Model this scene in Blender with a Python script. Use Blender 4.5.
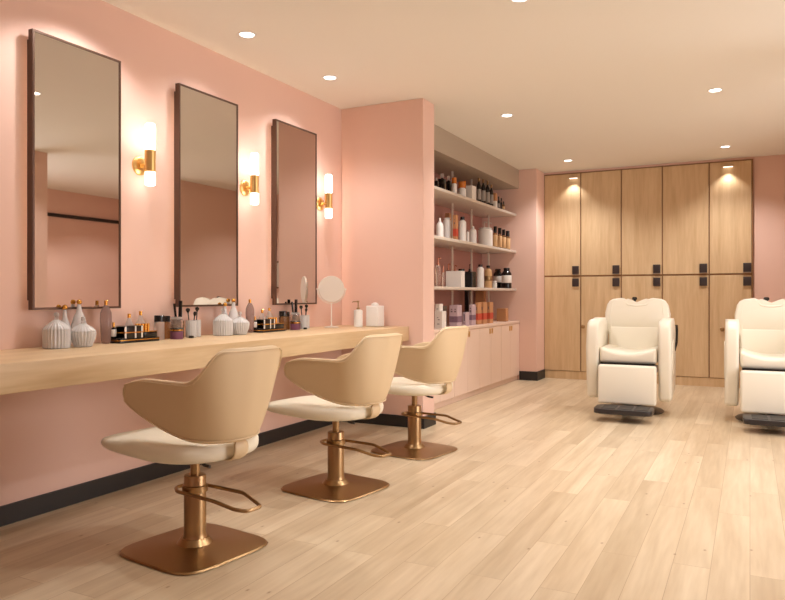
import bpy, bmesh, math, random
from mathutils import Vector, Matrix
random.seed(7)
for o in list(bpy.data.objects): bpy.data.objects.remove(o)
sc = bpy.context.scene
PI = math.pi
# ------------------------------------------------------------------ camera, world, large lights, exposure
cam = bpy.data.cameras.new('camera'); camo = bpy.data.objects.new('camera', cam)
sc.collection.objects.link(camo); sc.camera = camo
cam.sensor_width = 36; cam.lens = 36*705/785; cam.shift_y = -5/785; cam.clip_start = .02
camo.location = (0, 0, 1.05); camo.rotation_euler = (PI/2, 0, math.atan2(357.5, 705))
sc.view_settings.view_transform = 'Standard'; sc.view_settings.look = 'None'
sc.view_settings.gamma = 1; sc.view_settings.use_curve_mapping = False
sc.view_settings.exposure = 0.58
w = bpy.data.worlds.new('world'); sc.world = w; w.use_nodes = True
w.node_tree.nodes['Background'].inputs[0].default_value = (1, .93, .86, 1)
w.node_tree.nodes['Background'].inputs[1].default_value = .25
WARM = (1, .985, .965)
def area(name, loc, rot, sx, sy, e, col):
    l = bpy.data.lights.new(name, 'AREA'); l.shape = 'RECTANGLE'; l.size = sx; l.size_y = sy; l.energy = e; l.color = col
    o = bpy.data.objects.new(name, l); sc.collection.objects.link(o); o.location = loc; o.rotation_euler = rot; return o
# unseen area lights added as soft fill, from the right and behind the camera
area('fill_right', (2.9, 4.2, 1.5), (0, math.radians(90), 0), 2.2, 2.4, 52, (.94, .97, 1))
area('fill_behind', (-.6, -1.3, 1.6), (math.radians(90), 0, 0), 2.6, 2.0, 1.5, (.94, .97, 1))  # weak added fill behind the camera; the wall there is closed
# ------------------------------------------------------------------ materials
def mat(name, col, rough=.5, metal=0, **k):
    m = bpy.data.materials.new(name); m.use_nodes = True; b = m.node_tree.nodes['Principled BSDF']
    b.inputs['Base Color'].default_value = (*col, 1); b.inputs['Roughness'].default_value = rough
    b.inputs['Metallic'].default_value = metal
    for a, v in k.items():
        b.inputs[a.replace('_', ' ')].default_value = v
    # faint procedural surface variation
    nt = m.node_tree; n = nt.nodes.new('ShaderNodeTexNoise'); tc = nt.nodes.new('ShaderNodeTexCoord')
    n.inputs['Scale'].default_value = 40; nt.links.new(tc.outputs['Object'], n.inputs['Vector'])
    bp = nt.nodes.new('ShaderNodeBump'); bp.inputs['Strength'].default_value = .04; bp.inputs['Distance'].default_value = .002
    nt.links.new(n.outputs['Fac'], bp.inputs['Height']); nt.links.new(bp.outputs['Normal'], b.inputs['Normal'])
    return m
def S(r, g, b):
    f = lambda c: (c/255/12.92) if c/255 <= .04045 else ((c/255+.055)/1.055)**2.4
    return (f(r), f(g), f(b))
def emit(name, col, st):
    m = bpy.data.materials.new(name); m.use_nodes = True; b = m.node_tree.nodes['Principled BSDF']
    b.inputs['Base Color'].default_value = (.8, .8, .8, 1)
    b.inputs['Emission Color'].default_value = (*col, 1); b.inputs['Emission Strength'].default_value = st; return m
def wood(name, c1, c2, axis, scale=1.0, rough=.45, plank=None):
    m = bpy.data.materials.new(name); m.use_nodes = True; nt = m.node_tree; N = nt.nodes; L = nt.links
    b = N['Principled BSDF']; b.inputs['Roughness'].default_value = rough
    tc = N.new('ShaderNodeTexCoord'); mp = N.new('ShaderNodeMapping'); L.new(tc.outputs['Object'], mp.inputs['Vector'])
    s = [14*scale]*3; s[axis] = 1.1*scale; mp.inputs['Scale'].default_value = s
    info = N.new('ShaderNodeObjectInfo')
    n1 = N.new('ShaderNodeTexNoise'); n1.noise_dimensions = '4D'; n1.inputs['Scale'].default_value = 1.0; n1.inputs['Detail'].default_value = 6; n1.inputs['Distortion'].default_value = .8
    mw = N.new('ShaderNodeMath'); mw.operation = 'MULTIPLY'; mw.inputs[1].default_value = 37
    L.new(info.outputs['Random'], mw.inputs[0]); L.new(mp.outputs['Vector'], n1.inputs['Vector'])
    n2 = N.new('ShaderNodeTexNoise'); n2.noise_dimensions = '4D'; n2.inputs['Scale'].default_value = 5.0; n2.inputs['Detail'].default_value = 4
    L.new(mp.outputs['Vector'], n2.inputs['Vector']); L.new(mw.outputs[0], n2.inputs['W'])
    mix = N.new('ShaderNodeMath'); mix.operation = 'MULTIPLY_ADD'; mix.inputs[1].default_value = .35
    L.new(n2.outputs['Fac'], mix.inputs[0]); 
    sc1 = N.new('ShaderNodeMath'); sc1.operation = 'MULTIPLY'; sc1.inputs[1].default_value = .65
    L.new(n1.outputs['Fac'], sc1.inputs[0]); L.new(sc1.outputs[0], mix.inputs[2])
    r = N.new('ShaderNodeValToRGB'); r.color_ramp.elements[0].position = .36; r.color_ramp.elements[1].position = .64
    r.color_ramp.elements[0].color = (*c1, 1); r.color_ramp.elements[1].color = (*c2, 1)
    L.new(mix.outputs[0], r.inputs['Fac']); out = r.outputs['Color']
    if plank:
        pm = N.new('ShaderNodeMapping'); pm.inputs['Rotation'].default_value = (0, 0, PI/2); L.new(tc.outputs['Object'], pm.inputs['Vector'])
        br = N.new('ShaderNodeTexBrick'); br.offset = .37; br.offset_frequency = 2; br.squash = 1
        br.inputs['Scale'].default_value = 1; br.inputs['Brick Width'].default_value = plank[1]; br.inputs['Row Height'].default_value = plank[0]
        br.inputs['Mortar Size'].default_value = .0012; br.inputs['Mortar Smooth'].default_value = .3; br.inputs['Bias'].default_value = 0
        br.inputs['Color1'].default_value = (0, 0, 0, 1); br.inputs['Color2'].default_value = (1, 1, 1, 1); br.inputs['Mortar'].default_value = (.3, .3, .3, 1)
        L.new(pm.outputs['Vector'], br.inputs['Vector'])
        # shift the grain per plank
        sh = N.new('ShaderNodeMath'); sh.operation = 'MULTIPLY'; sh.inputs[1].default_value = 23
        L.new(br.outputs['Color'], sh.inputs[0]); L.new(sh.outputs[0], n1.inputs['W'])
        ad = N.new('ShaderNodeMath'); ad.operation = 'ADD'; L.new(sh.outputs[0], ad.inputs[0]); L.new(mw.outputs[0], ad.inputs[1]); L.new(ad.outputs[0], n2.inputs['W'])
        tr = N.new('ShaderNodeValToRGB'); tr.color_ramp.elements[0].color = (.83, .80, .76, 1); tr.color_ramp.elements[1].color = (1.0, 1.0, 1.0, 1)
        L.new(br.outputs['Color'], tr.inputs['Fac'])
        mu = N.new('ShaderNodeMixRGB'); mu.blend_type = 'MULTIPLY'; mu.inputs['Fac'].default_value = 1
        L.new(out, mu.inputs[1]); L.new(tr.outputs['Color'], mu.inputs[2])
        gm = N.new('ShaderNodeMixRGB'); gm.blend_type = 'MULTIPLY'; gm.inputs[2].default_value = (.72, .62, .52, 1)
        L.new(br.outputs['Fac'], gm.inputs['Fac']); L.new(mu.outputs['Color'], gm.inputs[1])
        # knots
        vm = N.new('ShaderNodeMapping'); vm.inputs['Scale'].default_value = (2.6, 1.3, 1); L.new(tc.outputs['Object'], vm.inputs['Vector'])
        vo = N.new('ShaderNodeTexVoronoi'); vo.voronoi_dimensions = '2D'; vo.inputs['Scale'].default_value = 1.25; L.new(vm.outputs['Vector'], vo.inputs['Vector'])
        kr = N.new('ShaderNodeValToRGB'); kr.color_ramp.elements[0].position = .003; kr.color_ramp.elements[1].position = .024
        kr.color_ramp.elements[0].color = (.55, .42, .32, 1); kr.color_ramp.elements[1].color = (1, 1, 1, 1)
        L.new(vo.outputs['Distance'], kr.inputs['Fac'])
        km = N.new('ShaderNodeMixRGB'); km.blend_type = 'MULTIPLY'; km.inputs['Fac'].default_value = 1
        L.new(gm.outputs['Color'], km.inputs[1]); L.new(kr.outputs['Color'], km.inputs[2]); out = km.outputs['Color']
    else:
        L.new(mw.outputs[0], n1.inputs['W'])
    L.new(out, b.inputs['Base Color'])
    bp = N.new('ShaderNodeBump'); bp.inputs['Strength'].default_value = .06; bp.inputs['Distance'].default_value = .003
    L.new(mix.outputs[0], bp.inputs['Height']); L.new(bp.outputs['Normal'], b.inputs['Normal'])
    return m
M = dict(
    nicheback=mat('niche_back_darker', S(190, 134, 122), .45),
    pink=mat('pink_paint', S(236, 198, 182), .75), ceil=mat('ceiling_paint', S(244, 239, 230), .85),
    floor=wood('oak_planks', S(206, 182, 150), S(232, 213, 184), 1, .62, .30, (.135, 1.25)),
    black=mat('black_skirting', S(38, 34, 32), .5),
    counter=wood('light_oak', S(208, 176, 134), S(226, 198, 158), 1, 1.0, .42),
    locker=wood('locker_oak', S(204, 170, 128), S(222, 192, 152), 2, .9, .45),
    lockedge=mat('locker_edge_brown', S(150, 108, 72), .6),
    bronze=mat('brushed_bronze', S(170, 140, 102), .32, 1), brass=mat('brushed_brass', S(228, 190, 122), .34, 1),
    gold=mat('polished_gold', S(226, 168, 82), .2, 1), frame=mat('dark_brown_metal', S(98, 74, 62), .35, .6),
    mirror=mat('mirror_glass', (.66, .63, .60), .015, 1), shell=mat('tan_cream_leather', S(222, 196, 158), .45),
    seat=mat('cream_leather', S(244, 236, 216), .4), ivory=mat('ivory_leather', S(243, 234, 216), .38),
    taupe=mat('taupe_laminate', S(184, 168, 150), .45), shelf=mat('shelf_lacquer', S(214, 200, 186), .35),
    cab=mat('blush_lacquer', S(238, 210, 192), .4), darkpl=mat('dark_plastic', S(44, 38, 38), .35),
    lock=mat('graphite_lock', S(66, 56, 56), .35, .3), lockbar=mat('lock_silver_edge', S(150, 140, 135), .3, .8),
    blackg=mat('black_gloss', S(22, 18, 18), .15), white=mat('white_ceramic', S(240, 236, 232), .3),
    whitem=mat('white_card', S(236, 228, 220), .6), amber=mat('amber_plastic', S(208, 120, 40), .25),
    kraft=mat('kraft_card', S(196, 140, 96), .7), red=mat('red_band', S(196, 72, 48), .6),
    mauve=mat('mauve_card', S(196, 170, 176), .6), purple=mat('purple_band', S(128, 98, 116), .6),
    tan=mat('tan_label', S(214, 172, 124), .6), rose=mat('rose_gold', S(222, 160, 134), .25, .8),
    orange=mat('orange_liquid', S(176, 76, 34), .15), grey=mat('grey_card', S(160, 150, 142), .6),
    print=mat('printed_grey', S(110, 92, 96), .6), chrome=mat('polished_chrome', S(220, 214, 208), .15, 1),
    steel=mat('satin_white_metal', S(232, 222, 210), .35, .3), plumpowder=mat('plum_powder', S(120, 70, 100), .5),
    artwork=mat('pale_print', S(214, 200, 186), .6), brownw=mat('brown_wood_frame', S(120, 84, 62), .5),
)
def glass(name, col, rough=.08, tr=.85, metal=0):
    m = mat(name, col, rough); b = m.node_tree.nodes['Principled BSDF']
    b.inputs['Transmission Weight'].default_value = tr; b.inputs['IOR'].default_value = 1.35; return m
M['gclear'] = glass('ribbed_grey_glass', (.90, .88, .87), .12, .4); M['gsmoke'] = glass('smoky_glass', (.52, .42, .40))
M['gfrost'] = glass('frosted_glass', (.86, .82, .80), .3); M['gpink'] = glass('pale_rose_glass', (.9, .76, .7))
M['gamb'] = glass('amber_glass', (.5, .3, .14)); M['bulb'] = emit('glowing_opal_glass', (1, .945, .87), 3.9)
M['led'] = emit('warm_led', (1, .80, .56), 20); M['puck'] = emit('bar_light_lens', (1, .9, .76), 1.6); M['down'] = emit('downlight_lens', (1, .945, .87), 3.9)
for _m in ('mirror', 'chrome'):
    for _l in list(M[_m].node_tree.links):
        if _l.to_socket.name == 'Normal' and _l.to_node.type == 'BSDF_PRINCIPLED': M[_m].node_tree.links.remove(_l)
# ------------------------------------------------------------------ helpers
def link(o, parent=None):
    sc.collection.objects.link(o)
    if parent: o.parent = parent
    return o
def obj(name, bm, m, parent=None, loc=(0, 0, 0), smooth=True, sub=0, rot=None, angle=35, kind=None):
    me = bpy.data.meshes.new(name); bmesh.ops.recalc_face_normals(bm, faces=bm.faces); bm.to_mesh(me); bm.free()
    if smooth:
        for p in me.polygons: p.use_smooth = True
    me.materials.append(m if not isinstance(m, str) else M[m])
    o = bpy.data.objects.new(name, me); link(o, parent); o.location = loc
    if rot: o.rotation_euler = rot
    if smooth and not sub:
        me.set_sharp_from_angle(angle=math.radians(angle))
    if sub:
        s = o.modifiers.new('s', 'SUBSURF'); s.levels = sub; s.render_levels = sub
    if kind: o['kind'] = kind
    return o
def tag(o, label, cat, group=None):
    o['label'] = label; o['category'] = cat
    if group: o['group'] = group
    return o
def thing(name, label, cat, loc=(0, 0, 0), rz=0, group=None):
    o = bpy.data.objects.new(name, None); o.empty_display_size = .05; link(o); o.location = loc; o.rotation_euler = (0, 0, rz)
    return tag(o, label, cat, group)
def dup(root, label, loc, rz=None):
    def cp(o, par):
        c = o.copy(); sc.collection.objects.link(c)
        if par: c.parent = par
        for ch in [q for q in bpy.data.objects if q.parent == o]: cp(ch, c)
        return c
    r = cp(root, None); r.location = loc; r['label'] = label
    if rz is not None: r.rotation_euler = (0, 0, rz)
    return r
def BM(): return bmesh.new()
def box(bm, x0, x1, y0, y1, z0, z1, bev=0, seg=2):
    t = bmesh.new(); v = [t.verts.new(p) for p in ((x0,y0,z0),(x1,y0,z0),(x1,y1,z0),(x0,y1,z0),(x0,y0,z1),(x1,y0,z1),(x1,y1,z1),(x0,y1,z1))]
    for f in ((0,3,2,1),(4,5,6,7),(0,1,5,4),(1,2,6,5),(2,3,7,6),(3,0,4,7)): t.faces.new([v[i] for i in f])
    if bev: bmesh.ops.bevel(t, geom=t.edges[:], offset=bev, segments=seg, affect='EDGES', profile=.5)
    me = bpy.data.meshes.new('t'); t.to_mesh(me); t.free(); bm.from_mesh(me); bpy.data.meshes.remove(me); return bm
def B(*a, **k): return box(BM(), *a, **k)
def lathe(bm, prof, seg=28, c=(0, 0), ribs=0, amp=0, axis=None):
    rings = []
    for r, z in prof:
        if r <= 1e-5: rings.append([bm.verts.new((c[0], c[1], z))]); continue
        rg = []
        for i in range(seg):
            a = 2*PI*i/seg; rr = r*(1+amp*math.cos(ribs*a)) if ribs else r
            rg.append(bm.verts.new((c[0]+rr*math.cos(a), c[1]+rr*math.sin(a), z)))
        rings.append(rg)
    for A, C in zip(rings, rings[1:]):
        for i in range(seg):
            j = (i+1) % seg
            if len(A) == 1 and len(C) == 1: continue
            if len(A) == 1: bm.faces.new((A[0], C[i], C[j]))
            elif len(C) == 1: bm.faces.new((A[i], A[j], C[0]))
            else: bm.faces.new((A[i], A[j], C[j], C[i]))
    if len(rings[0]) > 1: bm.faces.new(list(reversed(rings[0])))
    if len(rings[-1]) > 1: bm.faces.new(rings[-1])
    return bm
def LT(prof, **k): return lathe(BM(), prof, **k)
def tube(bm, pts, r, seg=10, closed=False):
    P = [Vector(p) for p in pts]; n = len(P); rings = []; prev = None
    for i in range(n):
        if closed: d = (P[(i+1) % n]-P[i-1]).normalized()
        else: d = (P[min(i+1, n-1)]-P[max(i-1, 0)]).normalized()
        if prev is None:
            u = d.cross(Vector((0, 0, 1)));  u = d.cross(Vector((1, 0, 0))) if u.length < .1 else u
        else: u = prev - d*prev.dot(d)
        u.normalize(); prev = u; v = d.cross(u)
        rings.append([bm.verts.new(P[i]+r*(u*math.cos(2*PI*k/seg)+v*math.sin(2*PI*k/seg))) for k in range(seg)])
    pr = list(zip(rings, rings[1:])) + ([(rings[-1], rings[0])] if closed else [])
    for A, C in pr:
        for k in range(seg): bm.faces.new((A[k], A[(k+1) % seg], C[(k+1) % seg], C[k]))
    if not closed: bm.faces.new(list(reversed(rings[0]))); bm.faces.new(rings[-1])
    return bm
def TB(pts, r, **k): return tube(BM(), pts, r, **k)
def fillet(pts, r, n=5, closed=False):
    P = [Vector(p) for p in pts]; out = []; N = len(P)
    for i in range(N):
        if not closed and i in (0, N-1): out.append(P[i]); continue
        a, b, c = P[i-1], P[i], P[(i+1) % N]; d1 = (a-b); d2 = (c-b); rr = min(r, d1.length*.45, d2.length*.45)
        p, q = b+d1.normalized()*rr, b+d2.normalized()*rr
        for k in range(n+1):
            t = k/n; out.append(p*(1-t)**2+b*2*t*(1-t)+q*t*t)
    return out
def prism(bm, pts, axis, a0, a1, bev=0, seg=2):
    """extrude a 2-D outline along an axis; pts in the other two axes"""
    t = bmesh.new()
    def mk(p, a):
        return {0: (a, p[0], p[1]), 1: (p[0], a, p[1]), 2: (p[0], p[1], a)}[axis]
    A = [t.verts.new(mk(p, a0)) for p in pts]; C = [t.verts.new(mk(p, a1)) for p in pts]; n = len(pts)
    t.faces.new(A); t.faces.new(list(reversed(C))); caps = list(t.faces)
    for i in range(n): t.faces.new((A[i], C[i], C[(i+1) % n], A[(i+1) % n]))
    if bev:
        es = [e for f in caps for e in f.edges]; bmesh.ops.bevel(t, geom=es, offset=bev, segments=seg, affect='EDGES', profile=.5)
    me = bpy.data.meshes.new('t'); t.to_mesh(me); t.free(); bm.from_mesh(me); bpy.data.meshes.remove(me); return bm
def rrect(x0, x1, y0, y1, r, n=6):
    out = []
    for cx, cy, a in ((x1-r, y1-r, 0), (x0+r, y1-r, 90), (x0+r, y0+r, 180), (x1-r, y0+r, 270)):
        for k in range(n+1):
            t = math.radians(a+90*k/n); out.append((cx+r*math.cos(t), cy+r*math.sin(t)))
    return out
def struct(name, bm, m, **k): return obj(name, bm, m, kind='structure', smooth=k.pop('smooth', False), **k)
# ------------------------------------------------------------------ room shell
XW, H, YB = -3.04, 2.60, 8.89
XR = .87
struct('floor', B(-3.3, 3.4, -1.6, 9.6, -.12, 0), 'floor')
struct('ceiling', B(-3.3, 3.4, -1.6, 9.6, H, H+.12), 'ceil')
struct('wall_left', B(XW-.15, XW, -1.6, 9.6, 0, H), 'pink')
pa = struct('wall_pier', B(XW, -2.29, 5.05, 5.27, 0, H, bev=.006), 'pink')
struct('wall_corner', B(XW, -2.33, 8.50, 9.6, 0, H, bev=.004), 'pink')
bk = BM(); box(bk, .035, 3.4, YB, 9.6, 0, H); box(bk, -2.33, .035, 9.35, 9.6, 0, H); box(bk, -2.33, .035, 8.87, 9.6, 2.575, H)
struct('wall_back', bk, 'pink')
wr = BM(); box(wr, XR, XR+.12, 4.9, 5.16, 0, H); box(wr, XR, XR+.12, 7.0, 9.0, 0, H);
box(wr, XR, XR+.12, -1.6, .4, 0, H)
struct('wall_right', wr, 'pink')
struct('wall_alcove', B(3.15, 3.3, -1.6, 9.0, 0, H), 'pink')
struct('wall_front', B(-3.1, 3.3, -1.75, -1.6, 0, H), 'pink')
struct('trim_1', B(3.13, 3.15, 5.5, 9.0, 2.20, 2.25), 'black')
bb = .09
struct('baseboard_left', B(XW, XW+.014, -1.6, 5.05, 0, bb), 'black')
q = BM(); box(q, XW+.014, -2.276, 5.036, 5.05, 0, bb); box(q, -2.29, -2.276, 5.05, 5.27, 0, bb+.004)
struct('baseboard_pier', q, 'black')
q = BM(); box(q, -2.545, -2.316, 8.486, 8.50, 0, bb+.02); box(q, -2.33, -2.316, 8.50, 8.845, 0, bb+.02)
struct('baseboard_corner', q, 'black')
struct('baseboard_back', B(.04, XR, YB-.014, YB, 0, bb), 'black')
struct('wall_niche', B(XW, XW+.004, 5.272, 8.498, .734, 2.369), 'nicheback')  # thin sheet over the niche back, deeper pink than the other walls
struct('wall_soffit', B(XW, -2.555, 5.27, 8.50, 2.37, H), 'taupe')
# ------------------------------------------------------------------ recessed downlights
def downlight(loc, label, cat='ceiling light', e=22):
    t = thing('ceiling_downlight', label, cat, loc, group='recessed ceiling downlights')
    obj('trim_ring', LT([(.058, 0), (.058, -.003), (.046, -.004), (.043, -.001), (.043, 0)]), 'white', t)
    obj('lens', LT([(.042, -.0005), (.0415, -.002), (0, -.002)]), 'down', t)
    l = bpy.data.lights.new('downlight_lamp', 'SPOT'); l.energy = e; l.color = WARM; l.spot_size = math.radians(128); l.spot_blend = .7
    l.shadow_soft_size = .04
    o = bpy.data.objects.new('downlight_lamp', l); link(o, t); o.location = (0, 0, -.012)
    return t
DL = [(-2.67, 3.35, 'downlight nearest the left wall above the second mirror', 19), (-2.67, 4.28, 'downlight above the third mirror near the pink pier', 30),
      (-1.87, 5.87, 'downlight in the middle of the ceiling, in line with the shelf niche', 45), (-.235, 5.86, 'downlight high on the right of the ceiling', 45),
      (-1.87, 8.16, 'small downlight in front of the left lockers', 50), (-.23, 8.14, 'small downlight in front of the rightmost locker', 50),
      (-1.07, 3.58, 'downlight cut off by the top edge, seen again in the nearest mirror', 40)]
for x, y, l, e in DL: downlight((x, y, H), l, e=e)
for x, y, e in [(-2.67, 2.42, 21), (-.1, 2.6, 35), (.35, 4.3, 40), (2.0, 6.2, 45), (2.0, 7.6, 30)]:      # unseen spots added to brighten seats and floor; the last two are alcove downlights
    l = bpy.data.lights.new('offscreen_spot', 'SPOT'); l.energy = e; l.color = WARM; l.spot_size = math.radians(128); l.spot_blend = .4; l.shadow_soft_size = .04
    o = bpy.data.objects.new('offscreen_spot', l); link(o); o.location = (x, y, H-.02)
# ------------------------------------------------------------------ lockers
LX = [-2.335, -1.875, -1.39, -.925, -.42, .03]
ORD = ['leftmost oak locker column next to the pink corner', 'second oak locker column from the left, behind the left armrest of the barber chair',
       'middle oak locker column, directly behind the left barber chair', 'fourth oak locker column, between the two barber chairs',
       'rightmost oak locker column beside the pink wall, under a spotlight']
for i in range(5):
    x0, x1 = LX[i], LX[i+1]; wd = x1-x0
    t = thing('locker_column', ORD[i], 'locker', (x0, 8.85, 0), group='oak lockers along the end wall')
    obj('carcass', B(0, wd, .024, .45, 0.0, 2.573), 'lockedge', t, smooth=False)
    q = BM(); box(q, 0, .008, .004, .024, .1, 2.573)
    if i == 4: box(q, wd-.012, wd, .0, .024, .0, 2.573)
    box(q, .008, wd-.0, .004, .024, 2.563, 2.573); box(q, .008, wd, .008, .024, 1.278, 1.292)
    obj('edge_trim', q, 'lockedge', t, smooth=False)
    obj('plinth', B(0, wd, .006, .024, 0, .098), 'locker', t, smooth=False)
    e = .012 if i == 4 else 0
    for nm, z0, z1, lz in (('door', 1.295, 2.56, 1.36), ('door', .104, 1.275, 1.205)):
        d = obj(nm, B(.01, wd-.004-e, 0, .022, z0, z1, bev=.002, seg=1), 'locker', t)
        lk = obj('lock', B(wd-.098, wd-.018, -.022, 0, lz-.05, lz+.05, bev=.004), 'lock', d)
    obj('latch_bar', B(wd-.098, wd-.018, -.024, -.0005, 1.302, 1.309), 'lockbar', t)
    if i in (1, 4):
        kx = .035 if i == 1 else .14
        k = LT([(.006, 0), (.006, .012), (.022, .014), (.024, .022), (.018, .028), (0, .029)], seg=20)
        bmesh.ops.rotate(k, verts=k.verts, cent=(0, 0, 0), matrix=Matrix.Rotation(PI/2, 3, 'X'))
        obj('door_knob', k, 'bronze', t, loc=(kx, 0, .66))
for x, l in ((-1.955, 'small bar light at the top of the leftmost oak locker'), (-.222, 'small bar light at the top of the rightmost oak locker')):
    t = thing('cabinet_light', l, 'light', (x, 8.849, 2.50), group='small bar lights on the lockers')
    obj('housing', B(-.055, .055, -.05, 0, 0, .014, bev=.003), 'locker', t)
    obj('lens', B(-.048, .048, -.044, -.006, -.003, -.0002), 'puck', t, smooth=False)
    ld = bpy.data.lights.new('cabinet_lamp', 'SPOT'); ld.energy = 4; ld.color = WARM; ld.spot_size = math.radians(105); ld.spot_blend = .6; ld.shadow_soft_size = .02
    o = bpy.data.objects.new('cabinet_lamp', ld); link(o, t); o.location = (0, -.075, -.02)
# ------------------------------------------------------------------ shelf niche
CX = -2.548
cabs = [(5.275, 5.64), (5.64, 6.35), (6.35, 7.07), (7.07, 7.79), (7.79, 8.498)]
cl = ['', 'blush base cabinet nearest the pier, behind the third salon chair', 'blush base cabinet right of the third salon chair back', 'blush base cabinet in the middle under the shelves', 'blush base cabinet at the far end by the pink corner']
for i, (y0, y1) in enumerate(cabs):
    if i == 0: continue
    t = thing('base_cabinet', cl[i], 'cabinet', (CX, y0, 0), group='low blush cabinets under the shelves'); wd = y1-y0
    obj('carcass', B(-.455, -.02, .001, wd-.001, .06, .70), 'cab', t, smooth=False)
    obj('toe_kick', B(-.40, -.03, .001, wd-.001, 0, .06), 'cab', t, smooth=False)
    m = wd/2
    for a, b_, hy in ((.003, m-.0015, m-.035), (m+.0015, wd-.003, m+.035)):
        d = obj('door', B(-.02, 0, a, b_, .062, .698, bev=.0015, seg=1), 'cab', t)
        obj('tab_handle', B(-.001, .006, hy-.02, hy+.02, .625, .682, bev=.002), 'brass', d)
tag(obj('niche_worktop', B(-3.0355, CX+.005, 5.272, 8.498, .701, .733, bev=.002), 'cab'), 'long blush worktop over the base cabinets holding the boxes', 'worktop')
SZ = [2.055, 1.60, 1.13]
sl = ['top white shelf with dark bottles under the taupe soffit', 'middle white shelf of the niche holding white jars and tan label bottles', 'bottom white shelf of the niche holding the round black jars']
for z, l in zip(SZ, sl):
    tag(obj('wall_shelf', B(-3.035, -2.585, 5.272, 8.498, z-.028, z, bev=.002), 'shelf'), l, 'shelf', 'white shelves in the pink niche')
for i, y in enumerate([6.99, 7.57, 8.16]):
    t = thing('shelf_upright', ['vertical metal shelf rod nearest the pier', 'vertical metal shelf rod in the middle of the niche', 'vertical metal shelf rod furthest from the pier'][i], 'rod', (-2.83, y, .733), group='metal rods holding the shelves')
    for a, b_ in ((.001, .366), (.398, .838), (.868, 1.293), (1.323, 1.636)):
        obj('rod', B(-.009, .009, -.009, .009, a, b_, bev=.002), 'steel', t)
# ------------------------------------------------------------------ product builders
def bottle(name, label, cat, loc, r, h, body, cap, capr=.5, caph=.18, shoulder=.12, square=False, lab=None, labz=(.15, .6), group=None, neck=.35, capname='cap', rz=0):
    t = thing(name, label, cat, loc, rz, group); hb = h*(1-caph)
    if square:
        q = BM(); box(q, -r, r, -r, r, 0, hb*(1-shoulder*.6), bev=min(.008, r*.25)); lathe(q, [(r*neck, hb*(1-shoulder*.7)), (r*neck, hb)], seg=16)
        obj('body', q, body, t)
    else:
        zs = hb*(1-shoulder)
        obj('body', LT([(r*.9, 0), (r, .004), (r, zs*.98), (r*.96, zs+(hb-zs)*.3), (r*.75, zs+(hb-zs)*.62), (r*neck, zs+(hb-zs)*.85), (r*neck, hb)]), body, t)
    cr = r*capr
    obj(capname, LT([(cr, hb+.0005), (cr, h-.003), (cr*.9, h), (0, h)], seg=20), cap, t)
    if lab:
        if square: obj('label', B(-r*.75, r*.75, -r-.0012, -r-.0002, hb*labz[0], hb*labz[1]), lab, t, smooth=False); obj('label', B(r+.0002, r+.0012, -r*.75, r*.75, hb*labz[0], hb*labz[1]), lab, t, smooth=False)
        else: obj('label', LT([(r+.0004, hb*labz[0]), (r+.001, hb*labz[0]+.001), (r+.001, hb*labz[1]), (r+.0004, hb*labz[1]+.001)]), lab, t)
    return t
def pump_bottle(name, label, loc, r, h, body, pump, square=False, group=None, cat='bottle', aim=-.6):
    t = bottle(name, label, cat, loc, r, h*.82, body, pump, .5, .09, .1, square, group=group, capname='collar', neck=.45)
    z = h*.82; q = TB([(0, 0, z-.001), (0, 0, h*.965)], .004)
    tube(q, fillet([(0, 0, h*.95), (0, 0, h), (math.cos(aim)*r*1.3, math.sin(aim)*r*1.3, h*.995), (math.cos(aim)*r*1.5, math.sin(aim)*r*1.5, h*.955)], .01), .0055)
    obj('pump', q, pump, t); return t
def carton(name, label, loc, wx, wy, h, m, band=None, bz=(.25, .5), marks=None, group=None, cat='box', lid=None, rz=0):
    t = thing(name, label, cat, loc, rz, group)
    obj('box_body', B(-wx/2, wx/2, -wy/2, wy/2, 0, h, bev=.0015, seg=1), m, t)
    if band: 
        q = BM(); e = .0008; z0, z1 = h*bz[0], h*bz[1]
        box(q, -wx/2-e, wx/2+e, -wy/2-e, wy/2+e, z0, z1); obj('band', q, band, t, smooth=False)
    if marks:
        q = BM()
        for (cx, cz, ww, hh) in marks: 
            box(q, cx*wx-ww*wx/2, cx*wx+ww*wx/2, -wy/2-.0018, -wy/2-.001, cz*h-hh*h/2, cz*h+hh*h/2)
        obj('printed_mark', q, 'print', t, smooth=False)
    return t
#PRODUCTS-BEGIN
bottle('spray_bottle', 'black square bottle with pale cap, leftmost on the top shelf', 'bottle', (-2.619, 6.075, 2.0555000000000003), 0.0185, 0.091, 'blackg', 'gfrost', square=True, caph=0.28)
bottle('spray_bottle', 'black square bottle with tall pale cap, second on the top shelf', 'bottle', (-2.632, 6.241, 2.0555000000000003), 0.0315, 0.159, 'blackg', 'gfrost', group='black square bottles at the left of the top shelf', square=True, caph=0.28)
bottle('spray_bottle', 'black square bottle with pale cap beside the amber capped bottle', 'bottle', (-2.626, 6.391, 2.0555000000000003), 0.026, 0.158, 'blackg', 'gfrost', group='black square bottles at the left of the top shelf', square=True, caph=0.28)
bottle('lotion_bottle', 'white bottle with a large amber cap on the top shelf', 'bottle', (-2.628, 6.541, 2.0555000000000003), 0.028, 0.163, 'white', 'amber', caph=0.36, capr=0.85, neck=0.7)
bottle('cream_jar', 'wide white jar with amber lid left of the white carton, top shelf', 'jar', (-2.641, 6.788, 2.0555000000000003), 0.041, 0.159, 'white', 'amber', caph=0.42, capr=0.92, neck=0.85)
carton('storage_carton', 'plain white carton on the top shelf before the tall dark bottles', (-2.636, 7.04, 2.0555000000000003), 0.072, 0.12, 0.147, 'whitem')
bottle('dropper_bottle', 'dark bottle with amber band peeking over the white carton, top shelf', 'bottle', (-2.88, 7.488, 2.0555000000000003), 0.031, 0.286, 'blackg', 'amber', caph=0.3)
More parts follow.
